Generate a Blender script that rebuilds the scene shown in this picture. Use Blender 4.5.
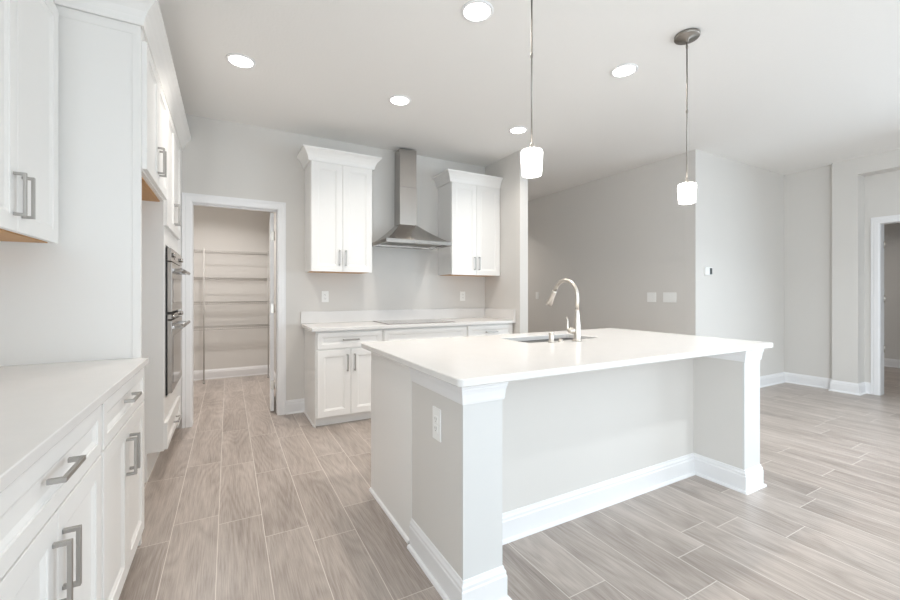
import bpy, bmesh, math, random
from mathutils import Vector, Matrix

for o in list(bpy.data.objects):
    bpy.data.objects.remove(o)
S = bpy.context.scene
COL = S.collection
PI = math.pi
random.seed(7)

# ------------------------------------------------------------------ camera
cam_data = bpy.data.cameras.new('camera')
cam = bpy.data.objects.new('camera', cam_data)
COL.objects.link(cam)
cam.location = (0, 0, 1.215)
cam.rotation_euler = (PI / 2, 0, -0.49982)
cam_data.sensor_width = 36
cam_data.lens = 36 * 406.13 / 900
cam_data.shift_y = -6.66 / 900
cam_data.clip_start = 0.02
S.camera = cam

# ------------------------------------------------------------------ view, world, daylight
S.view_settings.view_transform = 'Standard'
S.view_settings.look = 'None'
S.view_settings.gamma = 1
S.view_settings.use_curve_mapping = False
S.view_settings.exposure = 0.68
try:
    S.cycles.use_denoising = True
    S.cycles.max_bounces = 16
    S.cycles.diffuse_bounces = 10
    S.cycles.glossy_bounces = 6
    S.cycles.sample_clamp_indirect = 6.0
    S.cycles.caustics_reflective = False
    S.cycles.caustics_refractive = False
except Exception:
    pass
W = bpy.data.worlds.new('daylight')
S.world = W
W.use_nodes = True
W.node_tree.nodes['Background'].inputs[0].default_value = (0.86, 0.93, 1.0, 1)
W.node_tree.nodes['Background'].inputs[1].default_value = 1.5


def area_light(name, loc, rot, sx, sy, power, color):
    d = bpy.data.lights.new(name, 'AREA')
    d.shape = 'RECTANGLE'
    d.size, d.size_y, d.energy, d.color = sx, sy, power, color
    o = bpy.data.objects.new(name, d)
    COL.objects.link(o)
    o.location = loc
    o.rotation_euler = rot
    return o


# daylight through the wide sliding windows behind the camera, and through the side windows
area_light('daylight_rear', (3.1, -4.4, 0.9), (PI / 2 + 0.5, 0, 0), 5.6, 1.9, 62, (0.80, 0.915, 1.0))
area_light('daylight_side', (6.45, -1.1, 1.35), (PI / 2 - 0.30, 0, PI / 2), 2.6, 1.8, 85, (0.76, 0.895, 1.0))
area_light('daylight_left', (-0.93, -2.4, 1.35), (PI / 2, 0, -PI / 2), 2.3, 1.8, 100, (0.80, 0.915, 1.0))

ZC = 2.84          # ceiling height
LAMP_L = 5.0       # radiance of the recessed diffusers themselves
LAMP_W = 4.6      # downward beam of one recessed light
PEND_L = 4.5       # radiance of the glowing glass shades


# ------------------------------------------------------------------ materials
def lin(v):
    v /= 255
    return v / 12.92 if v <= 0.04045 else ((v + 0.055) / 1.055) ** 2.4


def rgb(r, g, b):
    return (lin(r), lin(g), lin(b), 1)


def mat(name, col, rough=0.5, metal=0.0, bump=None, spec=0.5, vary=None, emit=None, coat=0):
    m = bpy.data.materials.new(name)
    m.use_nodes = True
    nt = m.node_tree
    b = nt.nodes['Principled BSDF']
    b.inputs['Base Color'].default_value = col
    b.inputs['Roughness'].default_value = rough
    b.inputs['Metallic'].default_value = metal
    b.inputs['Specular IOR Level'].default_value = spec
    b.inputs['Coat Weight'].default_value = coat
    tc = nt.nodes.new('ShaderNodeTexCoord')
    if vary:
        sc, amt = vary
        n = nt.nodes.new('ShaderNodeTexNoise')
        n.inputs['Scale'].default_value = sc
        n.inputs['Detail'].default_value = 4
        nt.links.new(tc.outputs['Object'], n.inputs['Vector'])
        r = nt.nodes.new('ShaderNodeMapRange')
        r.inputs[1].default_value = 0.3
        r.inputs[2].default_value = 0.7
        r.inputs[3].default_value = 1 - amt
        r.inputs[4].default_value = 1 + amt
        nt.links.new(n.outputs['Fac'], r.inputs[0])
        mx = nt.nodes.new('ShaderNodeVectorMath')
        mx.operation = 'SCALE'
        mx.inputs[0].default_value = col[:3]
        nt.links.new(r.outputs[0], mx.inputs['Scale'])
        nt.links.new(mx.outputs[0], b.inputs['Base Color'])
    if bump:
        sc, st = bump
        n = nt.nodes.new('ShaderNodeTexNoise')
        n.inputs['Scale'].default_value = sc
        n.inputs['Detail'].default_value = 3
        nt.links.new(tc.outputs['Object'], n.inputs['Vector'])
        bp = nt.nodes.new('ShaderNodeBump')
        bp.inputs['Strength'].default_value = st
        bp.inputs['Distance'].default_value = 0.004
        nt.links.new(n.outputs['Fac'], bp.inputs['Height'])
        nt.links.new(bp.outputs[0], b.inputs['Normal'])
    if emit:
        b.inputs['Emission Color'].default_value = emit[0]
        b.inputs['Emission Strength'].default_value = emit[1]
    return m


M = {}
M['wall'] = mat('greige_wall_paint', rgb(215, 212, 208), 0.6, bump=(160, 0.08), spec=0.25)
M['wall_cool'] = M['wall']
M['ceiling'] = mat('white_textured_ceiling', rgb(238, 237, 235), 0.85, bump=(55, 0.25), spec=0.1)
M['trim'] = mat('white_trim_paint', rgb(233, 233, 234), 0.35, spec=0.4)
M['column'] = mat('white_column_paint', rgb(214, 214, 213), 0.4, spec=0.4)
M['cab'] = mat('white_cabinet_paint', rgb(236, 235, 233), 0.32, spec=0.4)
M['quartz'] = mat('white_quartz', rgb(226, 224, 222), 0.2, vary=(14, 0.012), spec=0.4)
M['nickel'] = mat('brushed_nickel', rgb(205, 199, 191), 0.34, 1.0)
M['pull'] = mat('brushed_pull_metal', rgb(178, 175, 171), 0.42, 1.0)
M['rod'] = mat('satin_nickel_rod', rgb(150, 145, 139), 0.42, 1.0)
M['steel_dark'] = mat('polished_steel', rgb(172, 168, 164), 0.2, 1.0)
M['black'] = mat('black_gap', rgb(28, 27, 26), 0.5)
M['oven_glass'] = mat('dark_oven_glass', rgb(40, 36, 34), 0.05, 0.0, spec=0.8, coat=0.5)
M['cooktop'] = mat('grey_ceramic_glass', rgb(150, 142, 138), 0.06, 0.0, spec=0.8)
M['plastic'] = mat('white_plastic', rgb(240, 240, 238), 0.35)
M['plastic_slot'] = mat('grey_slot', rgb(128, 126, 123), 0.5)
M['screen'] = mat('grey_display', rgb(92, 96, 98), 0.2)
M['wire'] = mat('shade_greyed_white_wire', rgb(178, 174, 170), 0.4)  # white wire, with the pantry shade put into its grey base colour
M['sink'] = mat('satin_sink_steel', rgb(96, 94, 92), 0.42, 1.0)
M['lamp'] = mat('lit_diffuser', (0.9, 0.9, 0.9, 1), 0.6, emit=((1.0, 0.95, 0.90, 1), LAMP_L))
M['shade'] = mat('lit_opal_glass', (0.9, 0.9, 0.88, 1), 0.35, emit=((1.0, 0.97, 0.93, 1), PEND_L))


def steel_mat():
    m = mat('brushed_stainless', rgb(186, 182, 178), 0.27, 1.0)
    nt = m.node_tree
    b = nt.nodes['Principled BSDF']
    tc = nt.nodes['Texture Coordinate']
    mp = nt.nodes.new('ShaderNodeMapping')
    mp.inputs['Scale'].default_value = (6, 6, 400)
    n = nt.nodes.new('ShaderNodeTexNoise')
    n.inputs['Scale'].default_value = 1.0
    nt.links.new(tc.outputs['Object'], mp.inputs[0])
    nt.links.new(mp.outputs[0], n.inputs['Vector'])
    r = nt.nodes.new('ShaderNodeMapRange')
    r.inputs[3].default_value = 0.18
    r.inputs[4].default_value = 0.30
    nt.links.new(n.outputs['Fac'], r.inputs[0])
    nt.links.new(r.outputs[0], b.inputs['Roughness'])
    return m


M['steel'] = steel_mat()


def wood_mat():
    m = mat('maple_plywood_underside', rgb(196, 150, 98), 0.5)
    nt = m.node_tree
    b = nt.nodes['Principled BSDF']
    tc = nt.nodes['Texture Coordinate']
    mp = nt.nodes.new('ShaderNodeMapping')
    mp.inputs['Scale'].default_value = (30, 2, 2)
    n = nt.nodes.new('ShaderNodeTexNoise')
    n.inputs['Scale'].default_value = 1.5
    n.inputs['Detail'].default_value = 5
    nt.links.new(tc.outputs['Object'], mp.inputs[0])
    nt.links.new(mp.outputs[0], n.inputs['Vector'])
    cr = nt.nodes.new('ShaderNodeValToRGB')
    cr.color_ramp.elements[0].color = rgb(182, 132, 82)
    cr.color_ramp.elements[1].color = rgb(212, 168, 116)
    nt.links.new(n.outputs['Fac'], cr.inputs[0])
    nt.links.new(cr.outputs[0], b.inputs['Base Color'])
    return m


M['wood'] = wood_mat()


def floor_mat():
    """wood-look porcelain planks: UV = metres inside one plank, colour attribute 'plank' = two random numbers of that plank"""
    m = bpy.data.materials.new('wood_look_porcelain_planks')
    m.use_nodes = True
    nt = m.node_tree
    N, L = nt.nodes, nt.links
    b = N['Principled BSDF']

    def math_(op, a, c=None, d=None):
        n = N.new('ShaderNodeMath')
        n.operation = op
        for i, v in enumerate((a, c, d)):
            if v is None:
                continue
            if isinstance(v, (int, float)):
                n.inputs[i].default_value = v
            else:
                L.new(v, n.inputs[i])
        return n.outputs[0]
    uv = N.new('ShaderNodeUVMap')
    uv.uv_map = 'plank_uv'
    sep = N.new('ShaderNodeSeparateXYZ')
    L.new(uv.outputs[0], sep.inputs[0])
    at = N.new('ShaderNodeAttribute')
    at.attribute_name = 'plank'
    sa = N.new('ShaderNodeSeparateColor')
    L.new(at.outputs['Color'], sa.inputs[0])
    r1, r2, r3 = sa.outputs[0], sa.outputs[1], sa.outputs[2]
    u, v = sep.outputs[0], sep.outputs[1]
    # grout from the distance to the plank's edge
    du = math_('MINIMUM', u, math_('SUBTRACT', PW, u))
    dv = math_('MINIMUM', v, math_('SUBTRACT', PL, v))
    d = math_('MINIMUM', du, dv)
    grout = math_('LESS_THAN', d, 0.0016)
    # grain space, shifted at random per plank
    gx = math_('ADD', u, math_('MULTIPLY', r1, 37.0))
    gy = math_('ADD', v, math_('MULTIPLY', r2, 53.0))
    cx = N.new('ShaderNodeCombineXYZ')
    L.new(math_('MULTIPLY', gx, 1.0), cx.inputs[0])
    L.new(math_('MULTIPLY', gy, 0.13), cx.inputs[1])
    warp = N.new('ShaderNodeTexNoise')
    warp.inputs['Scale'].default_value = 9
    warp.inputs['Detail'].default_value = 2
    L.new(cx.outputs[0], warp.inputs['Vector'])
    # rings: contour lines of a slow noise give cathedral figures
    slow = N.new('ShaderNodeTexNoise')
    slow.inputs['Scale'].default_value = 5.5
    slow.inputs['Detail'].default_value = 1.2
    slow.inputs['Roughness'].default_value = 0.45
    cx2 = N.new('ShaderNodeCombineXYZ')
    L.new(gx, cx2.inputs[0])
    L.new(math_('MULTIPLY', gy, 0.17), cx2.inputs[1])
    L.new(cx2.outputs[0], slow.inputs['Vector'])
    ring = math_('FRACT', math_('MULTIPLY', math_('ADD', slow.outputs['Fac'], math_('MULTIPLY', warp.outputs['Fac'], 0.035)), 13.0))
    ring = math_('ABSOLUTE', math_('SUBTRACT', math_('MULTIPLY', ring, 2.0), 1.0))
    fine = N.new('ShaderNodeTexNoise')
    fine.inputs['Scale'].default_value = 1
    fine.inputs['Detail'].default_value = 6
    fine.inputs['Roughness'].default_value = 0.65
    cx3 = N.new('ShaderNodeCombineXYZ')
    L.new(math_('MULTIPLY', gx, 210.0), cx3.inputs[0])
    L.new(math_('MULTIPLY', gy, 6.0), cx3.inputs[1])
    L.new(cx3.outputs[0], fine.inputs['Vector'])
    cloud = N.new('ShaderNodeTexNoise')
    cloud.inputs['Scale'].default_value = 7
    cloud.inputs['Detail'].default_value = 3
    L.new(cx2.outputs[0], cloud.inputs['Vector'])
    g = math_('ADD', math_('MULTIPLY', ring, 0.10), math_('MULTIPLY', fine.outputs['Fac'], 0.70))
    g = math_('ADD', g, math_('MULTIPLY', cloud.outputs['Fac'], 0.48))
    g = math_('ADD', g, math_('MULTIPLY', math_('SUBTRACT', r3, 0.5), 0.10))
    cr = N.new('ShaderNodeValToRGB')
    e = cr.color_ramp.elements
    e[0].position, e[0].color = 0.37, FLOOR_DARK
    e[1].position, e[1].color = 0.82, FLOOR_LIGHT
    L.new(g, cr.inputs[0])
    mix = N.new('ShaderNodeMix')
    mix.data_type = 'RGBA'
    L.new(grout, mix.inputs['Factor'])
    L.new(cr.outputs[0], mix.inputs['A'])
    mix.inputs['B'].default_value = rgb(214, 207, 199)
    L.new(mix.outputs['Result'], b.inputs['Base Color'])
    rr = math_('ADD', 0.24, math_('MULTIPLY', fine.outputs['Fac'], 0.16))
    L.new(math_('ADD', rr, math_('MULTIPLY', grout, 0.4)), b.inputs['Roughness'])
    bp = N.new('ShaderNodeBump')
    bp.inputs['Strength'].default_value = 0.12
    bp.inputs['Distance'].default_value = 0.002
    L.new(math_('SUBTRACT', g, math_('MULTIPLY', grout, 1.0)), bp.inputs['Height'])
    L.new(bp.outputs[0], b.inputs['Normal'])
    return m


PW, PL = 0.2065, 0.807
FLOOR_DARK, FLOOR_LIGHT = rgb(125, 114, 106), rgb(186, 175, 167)
M['floor'] = floor_mat()


# ------------------------------------------------------------------ mesh helpers
class MB:
    """collects shapes in world coordinates and links them as ONE mesh object"""

    def __init__(s):
        s.v, s.f, s.sm = [], [], []

    def add(s, verts, faces, smooth=False):
        o = len(s.v)
        s.v += [tuple(p) for p in verts]
        s.f += [tuple(i + o for i in f) for f in faces]
        s.sm += [smooth] * len(faces)
        return s

    def box(s, x0, x1, y0, y1, z0, z1):
        v = [(x, y, z) for x in (x0, x1) for y in (y0, y1) for z in (z0, z1)]
        return s.add(v, [(0, 1, 3, 2), (4, 6, 7, 5), (0, 4, 5, 1), (2, 3, 7, 6), (0, 2, 6, 4), (1, 5, 7, 3)])

    def tube(s, pts, rad, seg=10, caps=True):
        pts = [Vector(p) for p in pts]
        rads = rad if isinstance(rad, (list, tuple)) else [rad] * len(pts)
        rings, prev = [], None
        for i, p in enumerate(pts):
            t = (pts[min(i + 1, len(pts) - 1)] - pts[max(i - 1, 0)]).normalized()
            if prev is None:
                a = Vector((0, 0, 1)) if abs(t.z) < 0.9 else Vector((1, 0, 0))
                n = t.cross(a).normalized()
            else:
                n = (prev - t * prev.dot(t)).normalized()
            prev = n
            bn = t.cross(n)
            rings.append([p + (n * math.cos(2 * PI * k / seg) + bn * math.sin(2 * PI * k / seg)) * rads[i] for k in range(seg)])
        v = [q for r in rings for q in r]
        f = [(i * seg + k, i * seg + (k + 1) % seg, (i + 1) * seg + (k + 1) % seg, (i + 1) * seg + k)
             for i in range(len(rings) - 1) for k in range(seg)]
        s.add(v, f, True)
        if caps:
            n0 = len(s.v) - len(v)
            s.f.append(tuple(n0 + k for k in range(seg)))
            s.f.append(tuple(n0 + (len(rings) - 1) * seg + k for k in range(seg)))
            s.sm += [False, False]
        return s

    def lathe(s, cx, cy, prof, seg=32):
        """prof: (radius, z) pairs; radius 0 closes the end"""
        v, f, idx = [], [], []
        for r, z in prof:
            if r < 1e-6:
                idx.append([len(v)])
                v.append((cx, cy, z))
            else:
                idx.append(list(range(len(v), len(v) + seg)))
                v += [(cx + r * math.cos(2 * PI * k / seg), cy + r * math.sin(2 * PI * k / seg), z) for k in range(seg)]
        for a, b in zip(idx, idx[1:]):
            for k in range(seg):
                k2 = (k + 1) % seg
                if len(a) == 1 and len(b) == 1:
                    continue
                if len(a) == 1:
                    f.append((a[0], b[k], b[k2]))
                elif len(b) == 1:
                    f.append((a[k], a[k2], b[0]))
                else:
                    f.append((a[k], a[k2], b[k2], b[k]))
        return s.add(v, f, True)

    def sweep(s, prof, path, closed=False, smooth=False):
        """prof: (out, z) pairs, a closed outline; path: (x, y) corners; out is measured to the RIGHT of the walking direction, mitred"""
        n, k = len(path), len(prof)
        P2 = [Vector(p) for p in path]
        v = []
        for i in range(n):
            dirs = []
            if i > 0 or closed:
                dirs.append((P2[i] - P2[i - 1]).normalized())
            if i < n - 1 or closed:
                dirs.append((P2[(i + 1) % n] - P2[i]).normalized())
            ns = [Vector((d.y, -d.x)) for d in dirs]
            m = ns[0] if len(ns) == 1 else (ns[0] + ns[1]) / (1 + ns[0].dot(ns[1]))
            v += [(P2[i].x + m.x * a, P2[i].y + m.y * a, z) for a, z in prof]
        f = []
        for i in range(n if closed else n - 1):
            j = (i + 1) % n
            f += [(i * k + q, i * k + (q + 1) % k, j * k + (q + 1) % k, j * k + q) for q in range(k)]
        if not closed:
            f += [tuple(range(k)), tuple((n - 1) * k + q for q in range(k))]
        return s.add(v, f, smooth)

    def loft(s, rings, caps=True):
        k = len(rings[0])
        v = [p for r in rings for p in r]
        f = [(i * k + q, i * k + (q + 1) % k, (i + 1) * k + (q + 1) % k, (i + 1) * k + q) for i in range(len(rings) - 1) for q in range(k)]
        if caps:
            f += [tuple(range(k)), tuple((len(rings) - 1) * k + q for q in range(k))]
        return s.add(v, f)

    def build(s, name, m, parent=None, bevel=0.0, seg=2):
        origin = Vector((0, 0, 0))
        if parent is not None:
            r = parent
            while r is not None:
                origin += Vector(r.location)
                r = r.parent
        else:
            xs, ys, zs = zip(*s.v)
            origin = Vector(((min(xs) + max(xs)) / 2, (min(ys) + max(ys)) / 2, min(zs)))
        me = bpy.data.meshes.new(name)
        me.from_pydata([tuple(Vector(p) - origin) for p in s.v], [], s.f)
        bm = bmesh.new()
        bm.from_mesh(me)
        bmesh.ops.recalc_face_normals(bm, faces=bm.faces)
        bm.to_mesh(me)
        bm.free()
        for p, sm in zip(me.polygons, s.sm):
            p.use_smooth = sm
        me.materials.append(m)
        o = bpy.data.objects.new(name, me)
        COL.objects.link(o)
        if parent is None:
            o.location = origin
        else:
            o.parent = parent
        if bevel:
            b = o.modifiers.new('bevel', 'BEVEL')
            b.width, b.segments, b.limit_method, b.angle_limit = bevel, seg, 'ANGLE', math.radians(40)
            b.harden_normals = False
        return o


def tag(o, label, cat, group=None):
    o['label'], o['category'] = label, cat
    if group:
        o['group'] = group
    return o


def thing(name, loc, label, cat, group=None):
    o = bpy.data.objects.new(name, None)
    o.empty_display_size = 0.1
    COL.objects.link(o)
    o.location = loc
    return tag(o, label, cat, group)


def structure(o):
    o['kind'] = 'structure'
    return o


def copy_tree(o, parent=None):
    c = o.copy()
    COL.objects.link(c)
    if parent:
        c.parent = parent
    for ch in list(o.children):
        if ch.type != 'LIGHT':
            copy_tree(ch, c)
    return c


def B(x0, x1, y0, y1, z0, z1):
    return MB().box(x0, x1, y0, y1, z0, z1)


# faces: maps (a along the width, z up, n out of the face) to the world
def face_x(X):
    return lambda a, z, n: (X + n, a, z)        # faces +x (left run)


def face_y(Y):
    return lambda a, z, n: (a, Y - n, z)        # faces -y (back run)


def panel_front(F, a0, a1, z0, z1, t=0.019, rail=0.057, depth=0.009):
    """five-piece shaker front: frame, stepped and sloped inner edge, sunk panel; F's zero plane is the FRONT of the frame"""
    m = MB()

    def ring(i, n):
        return [F(a0 + i, z0 + i, n), F(a1 - i, z0 + i, n), F(a1 - i, z1 - i, n), F(a0 + i, z1 - i, n)]
    e = 0.0015
    m.loft([ring(0, -t), ring(0, -e), ring(e, 0), ring(rail, 0), ring(rail + 0.0015, -0.0035), ring(rail + 0.006, -0.0035),
            ring(rail + 0.017, -depth)])
    return m


def pull(F, a, z, length, vertical=True, w=0.012, out=0.034, m=None):
    """square bar pull centred at (a, z)"""
    m = m or MB()

    def bx(a0, a1, z0, z1, n0, n1):
        v = [F(x, y, n) for x in (a0, a1) for y in (z0, z1) for n in (n0, n1)]
        m.add(v, [(0, 1, 3, 2), (4, 6, 7, 5), (0, 4, 5, 1), (2, 3, 7, 6), (0, 2, 6, 4), (1, 5, 7, 3)])
    h, hw = length / 2, w / 2
    if vertical:
        bx(a - hw, a + hw, z - h, z + h, out - 0.009, out)
        bx(a - hw, a + hw, z - h, z - h + 0.010, 0.0002, out - 0.0085)
        bx(a - hw, a + hw, z + h - 0.010, z + h, 0.0002, out - 0.0085)
    else:
        bx(a - h, a + h, z - hw, z + hw, out - 0.009, out)
        bx(a - h, a - h + 0.010, z - hw, z + hw, 0.0002, out - 0.0085)
        bx(a + h - 0.010, a + h, z - hw, z + hw, 0.0002, out - 0.0085)
    return m


def door_part(F, root, a0, a1, z0, z1, ha=None, hz=None, hl=0.15, name='door', vertical=True, rail=0.057):
    d = panel_front(F, a0, a1, z0, z1, rail=rail).build(name, M['cab'], root)
    if ha is not None:
        pull(F, ha, hz, hl, vertical).build('handle', M['pull'], d, 0.0012)
    return d


BASE_PROF = [(0, 0), (0.014, 0), (0.014, 0.098), (0.011, 0.104), (0.011, 0.116), (0.006, 0.124), (0.004, 0.134), (0, 0.136)]
SHOE_PROF = [(0.014, 0), (0.027, 0), (0.0265, 0.006), (0.023, 0.013), (0.014, 0.017)]
CASING = 0.080


def baseboard(name, path, shoe=True):
    m = MB().sweep(BASE_PROF, path)
    if shoe:
        m.sweep(SHOE_PROF, path)
    return structure(m.build(name, M['trim']))


# ================================================================== THE SETTING
XL = -0.985        # left wall
YB = 4.38          # kitchen back wall
YP = 6.69          # pantry back wall
XS0, XS1, YS = 2.905, 3.02, 3.663   # stub wall beside the back run
XH = 4.63          # hall wall
YF = 2.695         # wall facing the camera right of the hall
XR = 6.81          # right wall
CXF, CY0, CY1, XN = 6.615, 1.925, 2.165, 6.70   # column by the right doorway, wall face beyond it
YREAR = -5.0
HALL_END = 9.0

# floor: one mesh, one quad per plank, joints staggered as they lie in the room
known = {-1: 2.41, 0: 2.56, 1: 2.455, 2: 2.22, 3: 2.07, 4: 2.318, 9: 0.966, 10: 1.135, 11: 1.249, 12: 1.187, 13: 0.972, 15: 1.071, 18: 1.187}
fv, ff, fuv, frnd = [], [], [], []
X0g = -0.045 - PW
k = -5
rng = random.Random(3)
FX1 = 10.4
while X0g + k * PW < FX1:
    xa = X0g + k * PW
    j0 = known.get(k, rng.random() * PL)
    y = j0 - math.ceil((j0 - YREAR) / PL) * PL
    while y < HALL_END:
        n = len(fv)
        x0, x1, y0, y1 = max(xa, XL - 0.1), min(xa + PW, FX1), max(y, YREAR - 0.1), min(y + PL, HALL_END)
        if x1 > x0 and y1 > y0:
            fv += [(x0, y0, 0), (x1, y0, 0), (x1, y1, 0), (x0, y1, 0)]
            ff.append((n, n + 1, n + 2, n + 3))
            fuv += [(x0 - xa, y0 - y), (x1 - xa, y0 - y), (x1 - xa, y1 - y), (x0 - xa, y1 - y)]
            frnd += [(rng.random(), rng.random(), rng.random(), 1)] * 4
        y += PL
    k += 1
me = bpy.data.meshes.new('floor')
me.from_pydata(fv, [], ff)
me.uv_layers.new(name='plank_uv')
me.color_attributes.new('plank', 'FLOAT_COLOR', 'CORNER')
me.uv_layers['plank_uv'].data.foreach_set('uv', [c for p in fuv for c in p])
me.color_attributes['plank'].data.foreach_set('color', [c for p in frnd for c in p])
me.materials.append(M['floor'])
fl = bpy.data.objects.new('floor', me)
COL.objects.link(fl)
structure(fl)

structure(B(XL - 0.12, 10.4, YREAR - 0.12, HALL_END, ZC, ZC + 0.12).build('ceiling', M['ceiling']))
m = B(XL - 0.12, XL, -1.2, YP, 0, ZC)
m.box(XL - 0.12, XL, YREAR, -3.6, 0, ZC)
m.box(XL - 0.12, XL, -3.6, -1.2, 0, 0.40)
m.box(XL - 0.12, XL, -3.6, -1.2, 2.45, ZC)
structure(m.build('wall_left', M['wall']))
# back wall with the pantry doorway
DX0, DX1, DZ = -0.286, 0.428, 2.045
m = B(XL, DX0 - 0.02, YB, YB + 0.12, 0, ZC)
m.box(DX1 + 0.02, XS1, YB, YB + 0.12, 0, ZC)
m.box(DX0 - 0.02, DX1 + 0.02, YB, YB + 0.12, DZ + 0.02, ZC)
structure(m.build('wall_back', M['wall']))
structure(B(XS0, XS1, YS, YB - 0.001, 0, ZC).build('wall_stub', M['wall']))
structure(B(XL, 0.66, YP, YP + 0.12, 0, ZC).build('wall_pantry_back', M['wall']))
structure(B(0.56, 0.66, YB + 0.121, YP - 0.001, 0, ZC).build('wall_pantry_right', M['wall']))
# hall beside the kitchen
structure(B(XS1 - 0.12, XS1, YB + 0.121, HALL_END - 0.12, 0, ZC).build('wall_hall_left', M['wall']))
structure(B(XH, XH + 0.12, YF + 0.121, HALL_END - 0.12, 0, ZC).build('wall_hall_right', M['wall']))
structure(B(XS1 - 0.12, XH + 0.12, HALL_END - 0.12, HALL_END, 0, ZC).build('wall_hall_end', M['wall']))
structure(B(XH, XN - 0.001, YF, YF + 0.12, 0, ZC).build('wall_facing', M['wall']))
# right wall with the doorway, its column and header

RY0, RY1 = 0.95, 1.786
m = B(XR, XR + 0.12, RY1 + 0.02, CY0, 0, ZC)
m.box(XN, XR + 0.12, CY0, YF + 0.12, 0, ZC)
m.box(XR, XR + 0.12, 0.3, RY0 - 0.02, 0, ZC)
m.box(XR, XR + 0.12, -2.5, 0.3, 0, 0.40)
m.box(XR, XR + 0.12, -2.5, 0.3, 2.45, ZC)
m.box(XR, XR + 0.12, YREAR, -2.5, 0, ZC)
m.box(XR, XR + 0.12, RY0 - 0.02, RY1 + 0.02, DZ + 0.02, ZC)
structure(m.build('wall_right', M['wall']))
m = B(CXF, XN - 0.001, CY0, CY1, 0, ZC)
m.box(CXF, XR - 0.001, 0.62, CY0, 2.64, ZC)
m.box(CXF, XR - 0.001, 0.40, 0.62, 0, ZC)
structure(m.build('column_right', M['wall']))
# the darker room behind the right doorway
structure(B(9.6, 9.72, -1.0, 4.6, 0, ZC).build('wall_side_room_far', M['wall']))
m = B(XR + 0.12, 9.6, 4.6, 4.72, 0, ZC)
structure(m.build('wall_side_room_back', M['wall']))
structure(B(XR + 0.12, 9.6, -1.12, -1.0, 0, ZC).build('wall_side_room_near', M['wall']))
baseboard('baseboard_side_room', [(9.6, 4.6), (9.6, -1.0)])

# rear wall with wide sliding windows (behind the camera)
WX0, WX1, WZ1 = 0.3, 5.9, 2.5
m = B(XL - 0.12, WX0, YREAR - 0.12, YREAR, 0, ZC)
m.box(WX1, XR + 0.12, YREAR - 0.12, YREAR, 0, ZC)
m.box(WX0, WX1, YREAR - 0.12, YREAR, WZ1, ZC)
structure(m.build('wall_rear', M['wall']))


def glass_mat():
    m = bpy.data.materials.new('clear_window_glass')
    m.use_nodes = True
    nt = m.node_tree
    b = nt.nodes['Principled BSDF']
    b.inputs['Roughness'].default_value = 0.0
    b.inputs['Transmission Weight'].default_value = 1.0
    b.inputs['IOR'].default_value = 1.45
    return m


M['glass'] = glass_mat()
for i in range(4):
    xa = WX0 + i * 1.4
    wf = B(xa, xa + 1.4, YREAR - 0.10, YREAR - 0.05, 0, 0.06)
    wf.box(xa, xa + 1.4, YREAR - 0.10, YREAR - 0.05, WZ1 - 0.06, WZ1)
    wf.box(xa, xa + 0.06, YREAR - 0.10, YREAR - 0.05, 0.06, WZ1 - 0.06)
    wf.box(xa + 1.34, xa + 1.4, YREAR - 0.10, YREAR - 0.05, 0.06, WZ1 - 0.06)
    w = structure(wf.build('window_%d' % (i + 1), M['trim']))
    B(xa + 0.06, xa + 1.34, YREAR - 0.078, YREAR - 0.072, 0.06, WZ1 - 0.06).build('pane', M['glass'], w)
wf = MB()
for ya in (-2.5, -1.1):
    wf.box(XR + 0.05, XR + 0.10, ya, ya + 1.4, 0.40, 0.46)
    wf.box(XR + 0.05, XR + 0.10, ya, ya + 1.4, 2.39, 2.45)
    wf.box(XR + 0.05, XR + 0.10, ya, ya + 0.06, 0.46, 2.39)
    wf.box(XR + 0.05, XR + 0.10, ya + 1.34, ya + 1.4, 0.46, 2.39)
w6 = MB()
for ya in (-3.6, -2.4):
    w6.box(XL - 0.10, XL - 0.05, ya, ya + 1.2, 0.40, 0.46)
    w6.box(XL - 0.10, XL - 0.05, ya, ya + 1.2, 2.39, 2.45)
    w6.box(XL - 0.10, XL - 0.05, ya, ya + 0.06, 0.46, 2.39)
    w6.box(XL - 0.10, XL - 0.05, ya + 1.14, ya + 1.2, 0.46, 2.39)
w6 = structure(w6.build('window_6', M['trim']))
for ya in (-3.6, -2.4):
    B(XL - 0.078, XL - 0.072, ya + 0.06, ya + 1.14, 0.46, 2.39).build('pane', M['glass'], w6)
w = structure(wf.build('window_5', M['trim']))
for ya in (-2.5, -1.1):
    B(XR + 0.072, XR + 0.078, ya + 0.06, ya + 1.34, 0.46, 2.39).build('pane', M['glass'], w)


# door casings (flat stock with a stepped outer edge) and jambs
def casing(name, F, a0, a1, z1, only=('l', 'r', 't'), base=0.0):
    """F zero plane is the wall face; frames the opening a0..a1 up to z1"""
    m = MB()
    c = CASING
    prof = [(0.004, 0), (0.004, 0.011), (0.016, 0.015), (c * 0.62, 0.0165), (c * 0.70, 0.0135), (c, 0.0145), (c, 0)]
    corners = [(a0, base, -1, 0), (a0, z1, -1, 1), (a1, z1, 1, 1), (a1, base, 1, 0)]
    rings = [[F(a + sa * o, z + sz * o, n) for o, n in prof] for a, z, sa, sz in corners]
    m.loft(rings)
    return structure(m.build(name, M['trim']))


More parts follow.
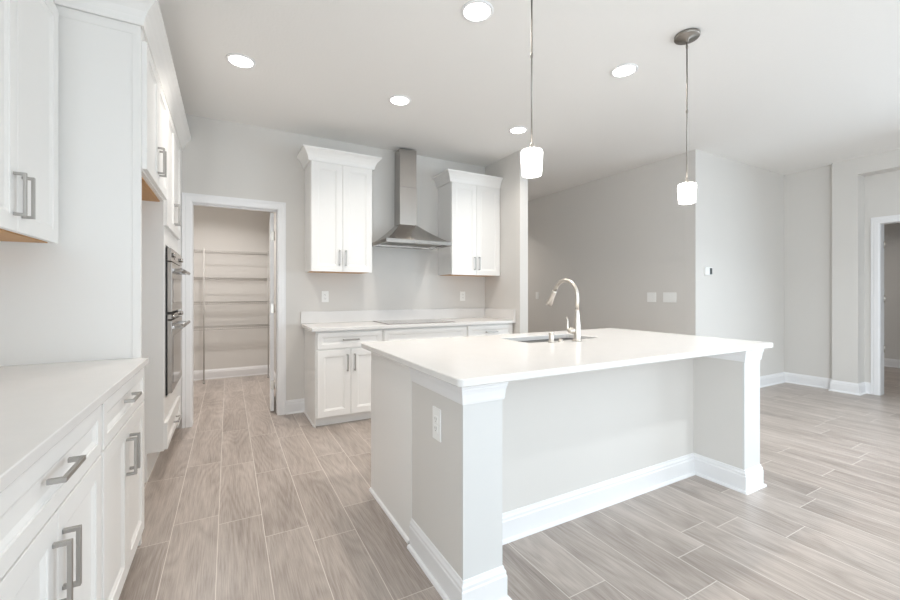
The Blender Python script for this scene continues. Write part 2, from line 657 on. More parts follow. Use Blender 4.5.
casing('trim_1', face_y(YB), DX0, DX1, DZ)
m = B(DX0 - 0.019, DX0, YB - 0.002, YB + 0.122, 0, DZ)
m.box(DX1, DX1 + 0.019, YB - 0.002, YB + 0.122, 0, DZ)
m.box(DX0 - 0.019, DX1 + 0.019, YB - 0.002, YB + 0.122, DZ, DZ + 0.019)
m.box(DX0, DX1 - 0.0, YB + 0.035, YB + 0.075, DZ - 0.011, DZ)
structure(m.build('trim_2', M['trim'], None, 0.001))
casing('trim_3', lambda a, z, n: (XR - n, a, z), RY0, RY1, DZ)
m = B(XR - 0.002, XR + 0.122, RY0 - 0.019, RY0, 0, DZ)
m.box(XR - 0.002, XR + 0.122, RY1, RY1 + 0.019, 0, DZ)
m.box(XR - 0.002, XR + 0.122, RY0 - 0.019, RY1 + 0.019, DZ, DZ + 0.019)
jamb = structure(m.build('trim_4', M['trim'], None, 0.001))
for hz in (0.55, 1.15, 1.80):
    MB().tube([(XR + 0.108, RY1 - 0.006, hz - 0.045), (XR + 0.108, RY1 - 0.006, hz + 0.045)], 0.006).build('hinge', M['nickel'], jamb)

# pantry door: slab swung fully into the pantry, seen edge-on, with three hinges
ang = math.radians(4.2)
hx, hy = DX1 - 0.018, YB + 0.126
def rot_d(p):
    x, y, z = p
    return (hx + x * math.cos(ang) + y * math.sin(ang), hy - x * math.sin(ang) + y * math.cos(ang), z)
dm = MB().box(-0.035, 0, 0.004, 0.69, 0.012, DZ - 0.006)
dm.v = [rot_d(p) for p in dm.v]
pd = structure(dm.build('door_1', M['trim'], None, 0.002))
pd['label'], pd['category'] = 'white pantry door standing open into the pantry, seen along its edge', 'door'
for hz in (0.28, 1.06, 1.80):
    hm = MB().tube([(0.004, -0.004, hz - 0.045), (0.004, -0.004, hz + 0.045)], 0.006)
    hm.box(-0.028, 0.0, 0.001, 0.0042, hz - 0.045, hz + 0.045)
    hm.v = [rot_d(p) for p in hm.v]
    hm.build('hinge', M['nickel'], pd)

# baseboards (walked so that the wall lies to the left)
baseboard('baseboard_back', [(DX1 + CASING + 0.001, YB), (0.693, YB)])
baseboard('baseboard_stub', [(XS0, YS + 0.035), (XS0, YS), (XS1, YS), (XS1, YB + 0.12)])
baseboard('baseboard_hall', [(XH, HALL_END - 0.13), (XH, YF), (XN, YF), (XN, CY1), (CXF, CY1), (CXF, CY0), (XR, CY0), (XR, RY1 + CASING + 0.001)])
baseboard('baseboard_pantry', [(XL, YP), (0.56, YP), (0.56, YB + 0.125)])
baseboard('baseboard_right', [(XR, RY0 - CASING - 0.001), (XR, 0.62), (CXF, 0.62), (CXF, 0.40), (XR, 0.40), (XR, YREAR + 0.03)])

# ================================================================== LEFT RUN
XF = -0.350                     # front of the door faces
XC = XF - 0.019                  # front of the carcases
FX = face_x(XF)
PY0, PY1 = 2.432, 2.457           # refrigerator end panel
G = 0.0015


def base_unit_left(y0, y1, label):
    t = thing('base_cabinet', ((XL + XC) / 2, (y0 + y1) / 2, 0), label, 'cabinet', 'base cabinets on the left wall')
    B(XL + 0.001, XC, y0, y1, 0.095, 0.873).build('body', M['cab'], t)
    B(XL + 0.001, XC - 0.06, y0, y1, 0, 0.095).build('toe_kick', M['cab'], t)
    mid = (y0 + y1) / 2
    door_part(FX, t, y0 + 0.012, y1 - 0.012, 0.712, 0.866, mid, 0.800, 0.145, 'drawer', False, 0.040)
    door_part(FX, t, y0 + 0.012, mid - G, 0.100, 0.706, mid - 0.032, 0.574, 0.145)
    door_part(FX, t, mid + G, y1 - 0.012, 0.100, 0.706, mid + 0.032, 0.574, 0.145)
    return t


base_unit_left(0.890, 1.660, 'white shaker base cabinet with drawer and double doors nearest the camera on the left')
t = base_unit_left(1.662, 2.405, 'white shaker base cabinet under the far end of the left counter, against the tall panel')
B(XC - 0.02, XC, 2.4055, PY0 - 0.002, 0.095, 0.873).build('filler', M['cab'], t)

m = B(XL + 0.001, -0.338, 0.86, PY0 - 0.002, 0.875, 0.905)
tag(m.build('countertop', M['quartz'], None, 0.003, 3), 'white quartz countertop along the left wall, ending at the tall white panel', 'countertop')

# wall cabinet above the left counter
UF = face_x(-0.657)
t = thing('wall_cabinet', (-0.82, 1.94, 1.43), 'white shaker wall cabinet above the left counter with two bar handles', 'cabinet')
B(XL + 0.001, -0.677, 1.61, 2.414, 1.441, 2.475).build('body', M['cab'], t)
B(XL + 0.02, -0.692, 1.625, 2.398, 1.434, 1.4405).build('underside', M['wood'], t)['label'] = 'bare maple coloured underside'
gap = 2.006
door_part(UF, t, 1.613, gap - G, 1.434, 2.465, gap - 0.034, 1.563, 0.152)
door_part(UF, t, gap + G, 2.400, 1.434, 2.465, gap + 0.034, 1.563, 0.152)
MB().sweep([(0, 2.4755), (0.012, 2.4755), (0.022, 2.505), (0.045, 2.555), (0.07, 2.595), (0.07, 2.63), (0, 2.63)],
           [(-0.677, 1.61), (-0.677, 2.413)][::-1]).build('crown', M['cab'], t)

# tall end panel of the refrigerator bay
t = thing('refrigerator_end_panel', (-0.66, 2.372, 0), 'tall plain white panel at the far end of the left counter', 'panel')
B(XL + 0.001, XC - 0.001, PY0 + 0.003, PY1, 0, 2.63).build('panel', M['cab'], t)
B(XC - 0.034, XC - 0.001, PY0, PY0 + 0.0035, 0.0, 2.457).build('stile', M['cab'], t, 0.0008)
B(-0.672, XC - 0.001, PY0, PY0 + 0.0035, 2.457, 2.50).build('rail', M['cab'], t, 0.0008)

# refrigerator bay: cabinet above the opening
TY0, TY1 = 3.222, 4.052          # oven tower
t = thing('refrigerator_cabinet', (-0.66, 2.81, 1.80), 'white two door cabinet over the empty refrigerator bay, bare wood underneath', 'cabinet')
B(XL + 0.001, XC, PY1 + 0.001, TY0 - 0.001, 1.814, 2.63).build('body', M['cab'], t)
B(XL + 0.02, XC - 0.02, PY1 + 0.012, TY0 - 0.012, 1.807, 1.8135).build('underside', M['wood'], t)['label'] = 'bare maple coloured underside'
fm = (PY1 + TY0) / 2
door_part(FX, t, PY1 + 0.006, fm - G, 1.825, 2.448, fm - 0.033, 1.967, 0.15)
door_part(FX, t, fm + G, TY0 - 0.004, 1.825, 2.448, fm + 0.033, 1.967, 0.15)

# oven tower
t = thing('oven_cabinet', (-0.66, 3.66, 0), 'tall white cabinet tower holding the double wall oven', 'cabinet')
OY0, OY1 = TY0 + 0.085, TY1 - 0.085
m = B(XL + 0.001, XC, TY0, TY0 + 0.02, 0.185, 2.63)
m.box(XL + 0.001, XC, TY1 - 0.02, TY1, 0.185, 2.63)
m.box(XL + 0.001, XL + 0.02, TY0 + 0.02, TY1 - 0.02, 0.185, 2.63)
m.box(XL + 0.02, XC, TY0 + 0.02, TY1 - 0.02, 0.185, 0.51)
m.box(XL + 0.02, XC, TY0 + 0.02, TY1 - 0.02, 1.54, 2.63)
m.box(XC - 0.02, XC, TY0 + 0.02, OY0 + 0.005, 0.51, 1.54)
m.box(XC - 0.02, XC, OY1 - 0.005, TY1 - 0.02, 0.51, 1.54)
m.build('body', M['cab'], t)
B(XL + 0.001, XC - 0.09, TY0 + 0.002, TY1, 0, 0.185).build('toe_kick', M['cab'], t)
tm = (TY0 + TY1) / 2
door_part(FX, t, TY0 + 0.008, tm - G, 1.660, 2.448, tm - 0.033, 1.80, 0.15)
door_part(FX, t, tm + G, TY1 - 0.008, 1.660, 2.448, tm + 0.033, 1.80, 0.15)
door_part(FX, t, TY0 + 0.008, TY1 - 0.008, 0.192, 0.366, tm, 0.279, 0.16, 'drawer', False, 0.040)
B(XL + 0.001, XC, TY1 + 0.001, YB - 0.001, 0.10, 2.63).build('filler_panel', M['cab'], t)
B(XL + 0.001, XC - 0.09, TY1 + 0.001, YB - 0.001, 0.0, 0.10).build('filler_base', M['cab'], t)


def oven(label, z0, z1, ctrl):
    t = thing('wall_oven', (-0.6, tm, z0), label, 'oven', 'double wall oven')
    y0, y1 = OY0 - 0.012, OY1 + 0.012
    B(XL + 0.12, XC - 0.022, OY0 + 0.008, OY1 - 0.008, z0 + 0.004, z1 - 0.004).build('oven_box', M['black'], t)
    B(XC + 0.001, XC + 0.010, y0, y1, z0, z1).build('trim_frame', M['black'], t)
    if ctrl:
        c = B(XC + 0.011, XF + 0.014, y0, y1, z1 - ctrl, z1 - 0.002).build('control_panel', M['steel'], t, 0.002)
        B(XF + 0.0142, XF + 0.0155, tm - 0.16, tm + 0.16, z1 - ctrl + 0.02, z1 - 0.022).build('display', M['oven_glass'], c)
        for q in (-0.28, -0.23, 0.23, 0.28):
            kn = MB().tube([(XF + 0.0142, tm + q, z1 - ctrl / 2), (XF + 0.030, tm + q, z1 - ctrl / 2)], 0.014, 16)
            kn.build('knob', M['steel_dark'], c)
    zt = z1 - ctrl - (0.008 if ctrl else 0.004)
    d = B(XC + 0.011, XF + 0.018, y0, y1, z0 + 0.012, zt).build('door', M['steel'], t, 0.003)
    B(XF + 0.0182, XF + 0.0195, y0 + 0.06, y1 - 0.06, z0 + 0.07, zt - 0.11).build('window', M['oven_glass'], d)
    hz = zt - 0.05
    h = MB().tube([(XF + 0.066, y0 + 0.04, hz), (XF + 0.066, y1 - 0.04, hz)], 0.013, 14)
    for q in (y0 + 0.075, y1 - 0.075):
        h.box(XF + 0.0182, XF + 0.062, q - 0.014, q + 0.014, hz - 0.010, hz + 0.010)
    h.build('handle', M['steel_dark'], d)
    return t


oven('upper stainless wall oven with the control panel, above the larger oven', 1.079, 1.522, 0.088)
oven('lower, larger stainless wall oven just above the bottom drawer', 0.53, 1.075, 0.035)

# cove crown along the tall units, returning across the end panel
CROWN = [(0.0, 2.502), (0.010, 2.502), (0.012, 2.514), (0.018, 2.535), (0.030, 2.562), (0.048, 2.588), (0.064, 2.604), (0.072, 2.610), (0.072, 2.632), (0, 2.632)]
m = MB().sweep(CROWN, [(XC + 0.0005, YB - 0.001), (XC + 0.0005, PY0 - 0.001), (-0.677, PY0 - 0.001)][::-1])
tag(m.build('crown_molding', M['cab']), 'white cove crown molding along the top of the tall left cabinets', 'molding')

# ================================================================== BACK RUN
YC = 3.785                       # carcase front
YD = 3.766                       # door faces
FY = face_y(YD)


def base_unit_back(x0, x1, label, split=True, handles=True):
    t = thing('base_cabinet', ((x0 + x1) / 2, (YC + YB) / 2, 0), label, 'cabinet', 'base cabinets on the back wall')
    B(x0, x1, YC, YB - 0.001, 0.09, 0.873).build('body', M['cab'], t)
    B(x0 + 0.001, x1, YC + 0.052, YB - 0.02, 0, 0.09).build('toe_kick', M['cab'], t)
    mid = (x0 + x1) / 2
    door_part(FY, t, x0 + 0.010, x1 - 0.010, 0.712, 0.860, mid if handles else None, 0.787, 0.15, 'drawer', False, 0.040)
    door_part(FY, t, x0 + 0.010, mid - G, 0.092, 0.697, mid - 0.034, 0.575, 0.155)
    door_part(FY, t, mid + G, x1 - 0.010, 0.092, 0.697, mid + 0.034, 0.575, 0.155)
    return t


BX0 = 0.690
t = base_unit_back(BX0, 1.318, 'white base cabinet at the left end of the back wall, beside the pantry doorway')
e = B(BX0 - 0.004, BX0 - 0.0005, YC + 0.002, YB - 0.001, 0.0, 0.873).build('end_panel', M['cab'], t)
B(BX0 - 0.014, BX0 - 0.0045, YC + 0.045, YB - 0.016, 0.0, 0.017).build('shoe_molding', M['trim'], t)
base_unit_back(1.320, 2.270, 'wide white base cabinet under the flat cooktop', handles=False)
base_unit_back(2.272, 2.890, 'white base cabinet at the right end of the back wall, against the short wall')

t = thing('countertop', (1.77, 4.05, 0.875), 'white quartz countertop with low backsplash along the back wall', 'countertop')
B(0.650, XS0 - 0.001, 3.738, YB - 0.001, 0.875, 0.905).build('slab', M['quartz'], t, 0.003, 3)
B(0.650, XS0 - 0.022, YB - 0.021, YB - 0.001, 0.9055, 1.028).build('backsplash', M['quartz'], t, 0.002)
B(XS0 - 0.021, XS0 - 0.001, 3.742, YB - 0.001, 0.9055, 1.028).build('side_splash', M['quartz'], t, 0.002)

# cooktop: flat glass with a thin steel rim
t = thing('cooktop', (1.77, 4.06, 0.9055), 'flat grey glass electric cooktop set in the back counter under the hood', 'cooktop')
B(1.392, 2.148, 3.815, 4.325, 0.9055, 0.910).build('rim', M['steel_dark'], t, 0.001)
B(1.396, 2.144, 3.819, 4.321, 0.9102, 0.9125).build('glass_top', M['cooktop'], t, 0.001)
for bx, by, br in ((1.57, 3.95, 0.075), (1.57, 4.19, 0.095), (1.96, 3.95, 0.095), (1.96, 4.19, 0.075)):
    MB().lathe(bx, by, [(br - 0.003, 0.9127), (br - 0.003, 0.9129), (br, 0.9129), (br, 0.9127), (br - 0.003, 0.9127)], 40).build('burner_ring', M['plastic_slot'], t)

# range hood
HX = 1.768
t = thing('range_hood', (HX, 4.2, 1.735), 'stainless steel chimney range hood on the back wall over the cooktop', 'hood')
hx0, hx1, hy0, hy1 = HX - 0.375, HX + 0.375, 3.88, YB - 0.001
m = MB()
cxa, cxb, cya = HX - 0.102, HX + 0.102, 4.205


def rect(x0, x1, y0, y1, z):
    return [(x0, y0, z), (x1, y0, z), (x1, y1, z), (x0, y1, z)]


rings = []
for i in range(9):
    q = i / 8
    w = q ** 1.0
    zz = 1.772 + 0.205 * (q ** 1.25)
    rings.append(rect(hx0 + (cxa - hx0 - 0.004) * w, hx1 + (cxb - hx1 + 0.004) * w, hy0 + (cya - hy0 - 0.004) * w, hy1, zz))
m.loft(rings)
m.build('canopy', M['steel'], t)
m = MB()                          # visor: open-bottomed ring 40 mm high
for x0, x1, y0, y1 in ((hx0, hx1, hy0, hy0 + 0.012), (hx0, hx1, hy1 - 0.012, hy1), (hx0, hx0 + 0.012, hy0 + 0.012, hy1 - 0.012), (hx1 - 0.012, hx1, hy0 + 0.012, hy1 - 0.012)):
    m.box(x0, x1, y0, y1, 1.735, 1.7715)
m.build('visor', M['steel_dark'], t)
B(hx0 + 0.0125, hx1 - 0.0125, hy0 + 0.0125, hy1 - 0.0125, 1.752, 1.758).build('underside', M['steel'], t)
for k, x0 in enumerate((hx0 + 0.08, HX + 0.01)):
    m = MB()
    for j in range(16):
        m.box(x0 + j * 0.0176, x0 + j * 0.0176 + 0.010, hy0 + 0.10, hy1 - 0.09, 1.748, 1.7515)
    m.build('filter', M['pull'], t)
for x0 in (hx0 + 0.12, hx1 - 0.12):
    MB().lathe(x0, hy0 + 0.06, [(0, 1.7475), (0.028, 1.7475), (0.030, 1.7515), (0, 1.7515)], 20).build('light_lens', M['plastic'], t)
bt = MB()
for j in range(5):
    bt.tube([(HX - 0.06 + j * 0.03, hy0 - 0.004, 1.753), (HX - 0.06 + j * 0.03, hy0 - 0.0002, 1.753)], 0.0055, 12)
bt.build('button', M['pull'], t)
B(cxa, cxb, cya, YB - 0.001, 1.978, 2.40).build('chimney', M['steel'], t, 0.002)
B(cxa + 0.003, cxb - 0.003, cya + 0.003, YB - 0.001, 2.4005, 2.823).build('chimney_extension', M['steel'], t, 0.002)


def wall_cab_back(x0, x1, label):
    t = thing('wall_cabinet', ((x0 + x1) / 2, 4.2, 1.427), label, 'cabinet', 'wall cabinets beside the hood')
    B(x0, x1, 4.060, YB - 0.001, 1.434, 2.50).build('body', M['cab'], t)
    B(x0 + 0.018, x1 - 0.018, 4.075, YB - 0.02, 1.429, 1.4335).build('underside', M['wood'], t)['label'] = 'bare maple coloured underside'
    F = face_y(4.041)
    mid = (x0 + x1) / 2
    door_part(F, t, x0 + 0.003, mid - G, 1.428, 2.485, mid - 0.030, 1.565, 0.15)
    door_part(F, t, mid + G, x1 - 0.003, 1.428, 2.485, mid + 0.030, 1.565, 0.15)
    crown = [(0.0, 2.486), (0.022, 2.486), (0.024, 2.495), (0.030, 2.520), (0.042, 2.548), (0.058, 2.572), (0.074, 2.588), (0.082, 2.590), (0.082, 2.605), (0, 2.605)]
    xe = x1
    MB().sweep(crown, [(x0, YB - 0.001), (x0, 4.060), (xe, 4.060), (xe, YB - 0.001)] if x1 < 2.5 else
               [(x0, YB - 0.001), (x0, 4.060), (xe, 4.060)]).build('crown', M['cab'], t)
    # thin edge strips on the exposed side
    B(x0 - 0.003, x0 - 0.0003, YB - 0.045, YB - 0.001, 1.434, 2.484).build('scribe_strip', M['cab'], t)
    return t


wall_cab_back(0.695, 1.298, 'white two door wall cabinet left of the range hood, with crown molding')
wall_cab_back(2.228, 2.900, 'white two door wall cabinet right of the range hood, against the short wall')

# ================================================================== ISLAND
IX0, IX1, IY0, IY1 = 0.728, 3.012, 1.262, 2.503       # slab
BXL = 0.775                      # left face of knee wall and column
CF = 1.315                       # column fronts
KW = 1.625                       # knee wall front
C1 = 0.955                       # right face of the left column
C2, C2R = 2.768, 2.950           # right column
t = thing('kitchen_island', (1.8, 1.9, 0), 'large kitchen island with painted grey knee wall and white columns under the quartz top', 'island')
m = B(0.790, 2.93, 1.80, 2.418, 0.10, 0.68)
m.box(0.790, 1.60, 1.80, 2.418, 0.68, 0.8745)
m.box(2.33, 2.93, 1.80, 2.418, 0.68, 0.8745)
m.box(1.60, 2.33, 1.80, 1.96, 0.68, 0.8745)
m.box(1.60, 2.33, 2.406, 2.418, 0.68, 0.8745)
m.build('cabinet', M['cab'], t)
B(0.83, 2.90, 1.80, 2.38, 0, 0.0995).build('toe_kick', M['cab'], t)
B(0.775, 0.7895, 1.805, 2.437, 0.0, 0.8745).build('end_panel', M['cab'], t)
B(2.9305, 2.945, 1.805, 2.437, 0.0, 0.8745).build('end_panel', M['cab'], t)
m = B(BXL + 0.0, C2R, KW, 1.7995, 0, 0.8745)
m.box(BXL, C1 - 0.0005, CF + 0.012, KW, 0, 0.8745)
m.box(C2, C2R, CF + 0.012, KW, 0, 0.8745)
m.build('knee_wall', M['wall'], t)
B(BXL - 0.001, C1, CF, CF + 0.0115, 0, 0.8745).build('column_face', M['column'], t)
B(C2 - 0.001, C2R + 0.001, CF, CF + 0.0115, 0, 0.8745).build('column_face', M['column'], t)
path = [(BXL, 1.80), (BXL, CF), (C1, CF), (C1, KW), (C2, KW), (C2, CF), (C2R, CF), (C2R, 1.80)]
MB().sweep(BASE_PROF, path).build('baseboard', M['trim'], t)
MB().sweep(SHOE_PROF, path).build('shoe_molding', M['trim'], t)
MB().sweep([(0, 0), (0.013, 0), (0.012, 0.006), (0.009, 0.013), (0, 0.017)], [(0.775, 2.439), (0.775, 1.828)]).build('shoe_molding', M['trim'], t)
CAP = [(0.0, 0.796), (0.005, 0.796), (0.007, 0.804), (0.008, 0.816), (0.010, 0.834), (0.013, 0.848), (0.0145, 0.849), (0.0145, 0.858), (0.017, 0.860), (0.017, 0.8745), (0, 0.8745)]
MB().sweep(CAP, [(BXL, 1.80), (BXL, CF), (C1, CF), (C1, CF + 0.06)]).build('capital', M['trim'], t)
MB().sweep(CAP, [(C2, KW), (C2, CF), (C2R, CF), (C2R, 1.80)]).build('capital', M['trim'], t)
FI = lambda a, z, n: (a, 2.438 + n, z)
for k in range(4):
    a0 = 0.80 + k * 0.5300
    door_part(FI, t, a0, a0 + 0.527, 0.106, 0.860, None, None)

# quartz top with the sink cut-out and rounded corners
SX0, SX1, SY0, SY1 = 1.645, 2.285, 1.992, 2.300


def rounded(x0, x1, y0, y1, r, n=6):
    pts = []
    for cx, cy, a in ((x1 - r, y1 - r, 0), (x0 + r, y1 - r, 90), (x0 + r, y0 + r, 180), (x1 - r, y0 + r, 270)):
        for i in range(n + 1):
            q = math.radians(a + 90 * i / n)
            pts.append((cx + r * math.cos(q), cy + r * math.sin(q)))
    return pts


outer, inner = rounded(IX0, IX1, IY0, IY1, 0.022), rounded(SX0, SX1, SY0, SY1, 0.03)
e = 0.003


def inset(pts, d, cx, cy):
    out = []
    n = len(pts)
    for i in range(n):
        a, b = Vector(pts[i - 1]), Vector(pts[(i + 1) % n])
        tt = (b - a).normalized()
        nn = Vector((-tt.y, tt.x))
        out.append((pts[i][0] + nn.x * d, pts[i][1] + nn.y * d))
    return out


def ring3(p, z):
    return [(x, y, z) for x, y in p]


oi = inset(outer, e, 0, 0)
ii = inset(inner, -e, 0, 0)
m = MB()
R = [ring3(ii, 0.905), ring3(oi, 0.905), ring3(outer, 0.905 - e), ring3(outer, 0.875 + e), ring3(oi, 0.875), ring3(inner, 0.875), ring3(inner, 0.905 - e)]
kk = len(outer)
v = [p for r in R for p in r]
f = []
for i in range(len(R)):
    j = (i + 1) % len(R)
    f += [(i * kk + q, i * kk + (q + 1) % kk, j * kk + (q + 1) % kk, j * kk + q) for q in range(kk)]
m.add(v, f)
tag(m.build('island_countertop', M['quartz']), 'white quartz island top with a sink cut-out and seating overhang', 'countertop')

# undermount sink
t = thing('sink', ((SX0 + SX1) / 2, (SY0 + SY1) / 2, 0.69), 'stainless undermount sink set in the island top', 'sink')
so, sb = rounded(SX0 - 0.012, SX1 + 0.012, SY0 - 0.012, SY1 + 0.012, 0.04), rounded(SX0 + 0.01, SX1 - 0.01, SY0 + 0.01, SY1 - 0.01, 0.05)
si = rounded(SX0 - 0.004, SX1 + 0.004, SY0 - 0.004, SY1 + 0.004, 0.035)
MB().loft([ring3(so, 0.8735), ring3(si, 0.8745), ring3(si, 0.72), ring3(sb, 0.705), ring3(rounded(1.93, 2.00, 2.11, 2.18, 0.034), 0.700)], True).build('basin', M['sink'], t)
MB().lathe(1.965, 2.145, [(0, 0.7065), (0.034, 0.7065), (0.042, 0.703), (0.042, 0.701), (0, 0.701)], 24).build('drain', M['nickel'], t)

# faucet
fx, fy = 1.992, 1.923
z0 = 0.9055
t = thing('faucet', (fx, fy, z0), 'brushed nickel gooseneck faucet with pull-down spray on the island top', 'faucet')
MB().lathe(fx, fy, [(0, z0), (0.030, z0), (0.030, z0 + 0.006), (0.024, z0 + 0.010), (0.0225, z0 + 0.03), (0.0225, z0 + 0.085), (0.0215, z0 + 0.11), (0.017, z0 + 0.15), (0.0135, z0 + 0.19), (0.012, z0 + 0.21), (0, z0 + 0.21)], 28).build('body', M['nickel'], t)
R_ = 0.106
pts = [(fx, fy, z0 + 0.205), (fx, fy, 1.165)]
zc = 1.196
for i in range(0, 14):
    q = math.radians(180 - i * 12.2)
    pts.append((fx, fy + R_ + R_ * math.cos(q), zc + R_ * math.sin(q)))
MB().tube(pts, [0.0135] * len(pts), 14).build('spout', M['nickel'], t)
ex, dr = Vector(pts[-1]), (Vector(pts[-1]) - Vector(pts[-2])).normalized()
dr = (dr + Vector((0, 0.10, 0))).normalized()
MB().tube([ex + dr * q for q in (0.001, 0.012, 0.03, 0.065, 0.098, 0.112, 0.117)], [0.0145, 0.0155, 0.0165, 0.0195, 0.0235, 0.0245, 0.021], 20).build('spray_head', M['nickel'], t)
# lever on the left side of the body
l = MB().tube([(fx - 0.020, fy + 0.004, z0 + 0.068), (fx - 0.042, fy + 0.012, z0 + 0.068), (fx - 0.058, fy + 0.018, z0 + 0.067)], [0.018, 0.0205, 0.014], 16)
l.tube([(fx - 0.052, fy + 0.020, z0 + 0.066), (fx - 0.060, fy + 0.024, z0 + 0.085), (fx - 0.058, fy + 0.026, z0 + 0.115), (fx - 0.056, fy + 0.028, z0 + 0.135), (fx - 0.062, fy + 0.032, z0 + 0.155)],
       [0.0095, 0.0085, 0.007, 0.0065, 0.0055], 12)
l.build('lever', M['nickel'], t)

# soap dispenser base and hole cover beside the faucet
m = MB().lathe(1.793, 1.946, [(0, z0), (0.021, z0), (0.021, z0 + 0.005), (0.0165, z0 + 0.008), (0.016, z0 + 0.050), (0.0175, z0 + 0.054), (0.0165, z0 + 0.060), (0, z0 + 0.060)], 24)
tag(m.build('air_gap', M['nickel']), 'short brushed nickel cylinder standing left of the faucet', 'air gap')
m = MB().lathe(1.869, 1.943, [(0, z0), (0.019, z0), (0.019, z0 + 0.004), (0.013, z0 + 0.009), (0.012, z0 + 0.018), (0, z0 + 0.019)], 24)
tag(m.build('disposal_button', M['nickel']), 'low round nickel button between the faucet and the short cylinder', 'button')

# ================================================================== LAMPS
first = None


def recessed(x, y, label, watts=None, color=(1.0, 0.935, 0.86)):
    global first
    if first is None:
        t = thing('recessed_light', (x, y, ZC), label, 'ceiling light', 'recessed ceiling lights')
        MB().lathe(x, y, [(0.075, ZC - 0.0005), (0.094, ZC - 0.0005), (0.092, ZC - 0.006), (0.079, ZC - 0.009), (0.075, ZC - 0.004), (0.075, ZC - 0.0005)], 40).build('trim_ring', M['trim'], t)
        MB().lathe(x, y, [(0, ZC - 0.005), (0.074, ZC - 0.005), (0.074, ZC - 0.001), (0, ZC - 0.001)], 40).build('diffuser', M['lamp'], t)
        first = t
    else:
        t = copy_tree(first)
        t.location = (x, y, ZC)
        t['label'] = label
    d = bpy.data.lights.new('downlight', 'AREA')
    d.shape, d.size, d.energy, d.color = 'DISK', 0.15, watts or LAMP_W, color
    d.spread = math.radians(125)
    o = bpy.data.objects.new('downlight', d)
    COL.objects.link(o)
    o.parent = t
    o.location = (0, 0, -0.0105)
    return t


recessed(1.258, 1.977, 'round recessed light nearest the top edge, left of the left pendant rod')
recessed(0.078, 3.19, 'round recessed light in the ceiling near the tall left cabinets')
recessed(1.267, 3.2, 'round recessed light in the ceiling in front of the left wall cabinet')
recessed(2.529, 3.22, 'small looking recessed light behind the left pendant, near the short wall')
recessed(2.533, 1.99, 'round recessed light between the two pendants, nearer the right one')
recessed(-0.15, 5.55, 'recessed light in the pantry ceiling beyond the doorway', 15, (1.0, 0.97, 0.94))
recessed(8.3, 2.4, 'unseen recessed light added to brighten the room behind the right doorway', 5)  # unseen lamp, added to lift the side room's brightness
recessed(4.75, 0.75, 'unseen recessed light added over the open room right of the island', 11, (0.88, 0.95, 1.0))  # unseen cool lamp, added to lighten the floor on the right
recessed(3.1, -0.15, 'unseen recessed light added in front of the island seating side', 12, (0.88, 0.95, 1.0))  # another unseen cool lamp, added for the floor before the island
recessed(3.85, 6.3, 'recessed light in the ceiling far down the hall', 9)


def pendant(x, y):
    t = thing('pendant_light', (x, y, 1.77), 'lit white glass pendant on a long rod over the left half of the island', 'pendant lamp', 'pendants over the island')
    MB().lathe(x, y, [(0, ZC - 0.0005), (0.070, ZC - 0.0005), (0.072, ZC - 0.004), (0.072, ZC - 0.017), (0.068, ZC - 0.022), (0.012, ZC - 0.026), (0.010, ZC - 0.045), (0, ZC - 0.045)], 40).build('canopy', M['rod'], t)
    r = MB().tube([(x, y, ZC - 0.044), (x, y, 1.935)], 0.0042, 10)
    for zz in (ZC - 0.075, 2.36):
        r.tube([(x, y, zz - 0.012), (x, y, zz), (x, y, zz + 0.012)], [0.0055, 0.007, 0.0055], 10)
    r.build('rod', M['rod'], t)
    MB().lathe(x, y, [(0, 1.936), (0.008, 1.936), (0.010, 1.930), (0.013, 1.914), (0.022, 1.908), (0.022, 1.9045), (0, 1.9045)], 24).build('socket_cap', M['nickel'], t)
    MB().lathe(x, y, [(0.0, 1.904), (0.040, 1.904), (0.049, 1.901), (0.0525, 1.893), (0.0520, 1.87), (0.0470, 1.788), (0.045, 1.783), (0.039, 1.783), (0.041, 1.788), (0.046, 1.87), (0.045, 1.890), (0.0, 1.897)], 40).build('shade', M['shade'], t)
    return t


p1 = pendant(1.283, 1.528)
p2 = copy_tree(p1)
p2.location = (2.533, 1.528, 1.77)
p2['label'] = 'lit white glass pendant with visible ceiling canopy over the right half of the island'

# ================================================================== WALL PLATES


def plate(F, a, z, w, h, label, kind='outlet', cat='outlet', gang=1, group=None):
    names = {'outlet': 'power_outlet', 'switch': 'light_switch'}
    p = F(a, z, 0)
    t = thing(names[kind], p, label, cat, group)

    def bx(m, a0, a1, z0, z1, n0, n1):
        v = [F(x, y, n) for x in (a0, a1) for y in (z0, z1) for n in (n0, n1)]
        return m.add(v, [(0, 1, 3, 2), (4, 6, 7, 5), (0, 4, 5, 1), (2, 3, 7, 6), (0, 2, 6, 4), (1, 5, 7, 3)])
    bx(MB(), a - w / 2, a + w / 2, z - h / 2, z + h / 2, 0.0004, 0.006).build('cover_plate', M['plastic'], t, 0.0015)
    for g in range(gang):
        ga = a + (g - (gang - 1) / 2) * 0.046
        if kind == 'outlet':
            for dz in (-0.0195, 0.0195):
                s = bx(MB(), ga - 0.016, ga + 0.016, z + dz - 0.0145, z + dz + 0.0145, 0.0062, 0.0085).build('socket', M['plastic'], t, 0.001)
                q = MB()
                for da in (-0.0065, 0.0065):
                    bx(q, ga + da - 0.0012, ga + da + 0.0012, z + dz - 0.002, z + dz + 0.008, 0.0086, 0.0089)
                bx(q, ga - 0.002, ga + 0.002, z + dz - 0.010, z + dz - 0.006, 0.0086, 0.0089)
                q.build('slot', M['plastic_slot'], s)
        else:
            bx(MB(), ga - 0.0165, ga + 0.0165, z - 0.033, z + 0.033, 0.0062, 0.0075).build('rocker', M['plastic'], t, 0.001)
    return t


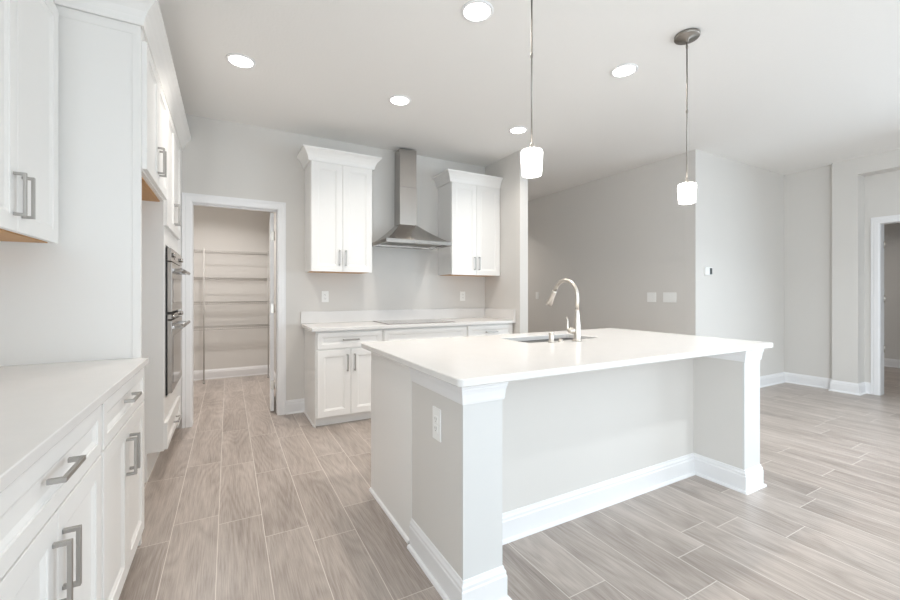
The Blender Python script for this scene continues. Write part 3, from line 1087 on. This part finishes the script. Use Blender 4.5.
FB = face_y(YB)
plate(FB, 0.894, 1.180, 0.072, 0.116, 'white outlet on the back wall under the left wall cabinet', group='back wall outlets')
plate(FB, 2.570, 1.180, 0.072, 0.116, 'white outlet on the back wall under the right wall cabinet', group='back wall outlets')
plate(lambda a, z, n: (BXL - n, a, z), 1.53, 0.665, 0.072, 0.135, 'white outlet on the grey end of the island')
FH = lambda a, z, n: (XH - n, a, z)
plate(FH, 3.236, 1.166, 0.118, 0.118, 'two gang white switch plate on the grey hall wall, left of the wider plate', 'switch', 'light switch', 2)
plate(FH, 3.000, 1.166, 0.164, 0.118, 'wide three gang white switch plate on the grey hall wall near its corner', 'switch', 'light switch', 3)
plate(FH, 5.37, 1.178, 0.072, 0.118, 'single white switch plate far down the grey hall wall behind the faucet', 'switch', 'light switch', 1)

t = thing('thermostat', (4.86, YF, 1.47), 'small white thermostat with grey display on the wall right of the hall', 'thermostat')
B(4.79, 4.93, YF - 0.022, YF - 0.0004, 1.425, 1.515).build('housing', M['plastic'], t, 0.004)
B(4.872, 4.920, YF - 0.0235, YF - 0.0222, 1.433, 1.507).build('display', M['screen'], t)

# ================================================================== PANTRY SHELVES
SHX0, SHX1, SD = XL + 0.02, 0.53, 0.30
yf = YP - 0.004 - SD


def wire_shelf(z, label):
    m = MB()
    for y, dz, r in ((yf, 0, 0.0045), (yf, -0.028, 0.0045), (yf + 0.14, -0.004, 0.003), (YP - 0.008, 0, 0.0035)):
        m.tube([(SHX0, y, z + dz), (SHX1, y, z + dz)], r, 6)
    n = 60
    for i in range(n + 1):
        x = SHX0 + 0.004 + (SHX1 - SHX0 - 0.008) * i / n
        m.tube([(x, YP - 0.008, z + 0.003), (x, yf, z + 0.003), (x, yf - 0.001, z - 0.028)], 0.0016, 4)
    o = m.build('wire_shelf', M['wire'])
    return tag(o, label, 'shelf', 'wire shelves in the pantry')


wire_shelf(1.795, 'white wire pantry shelf, topmost of the four')
wire_shelf(1.430, 'white wire pantry shelf second from the top')
wire_shelf(1.095, 'white wire pantry shelf third from the top')
wire_shelf(0.750, 'white wire pantry shelf, lowest of the four')


def pole(x, label):
    m = MB().tube([(x, yf - 0.012, 0.012), (x, yf - 0.012, 1.82)], 0.008, 10)
    m.lathe(x, yf - 0.012, [(0, 0.0005), (0.015, 0.0005), (0.015, 0.02), (0.009, 0.03), (0, 0.03)], 14)
    return tag(m.build('shelf_pole', M['wire']), label, 'pole', 'pantry shelf poles')


pole(-0.287, 'white pole holding the fronts of the pantry shelves, at the left of the doorway')
pole(0.505, 'white pole holding the pantry shelf fronts beside the open pantry door')
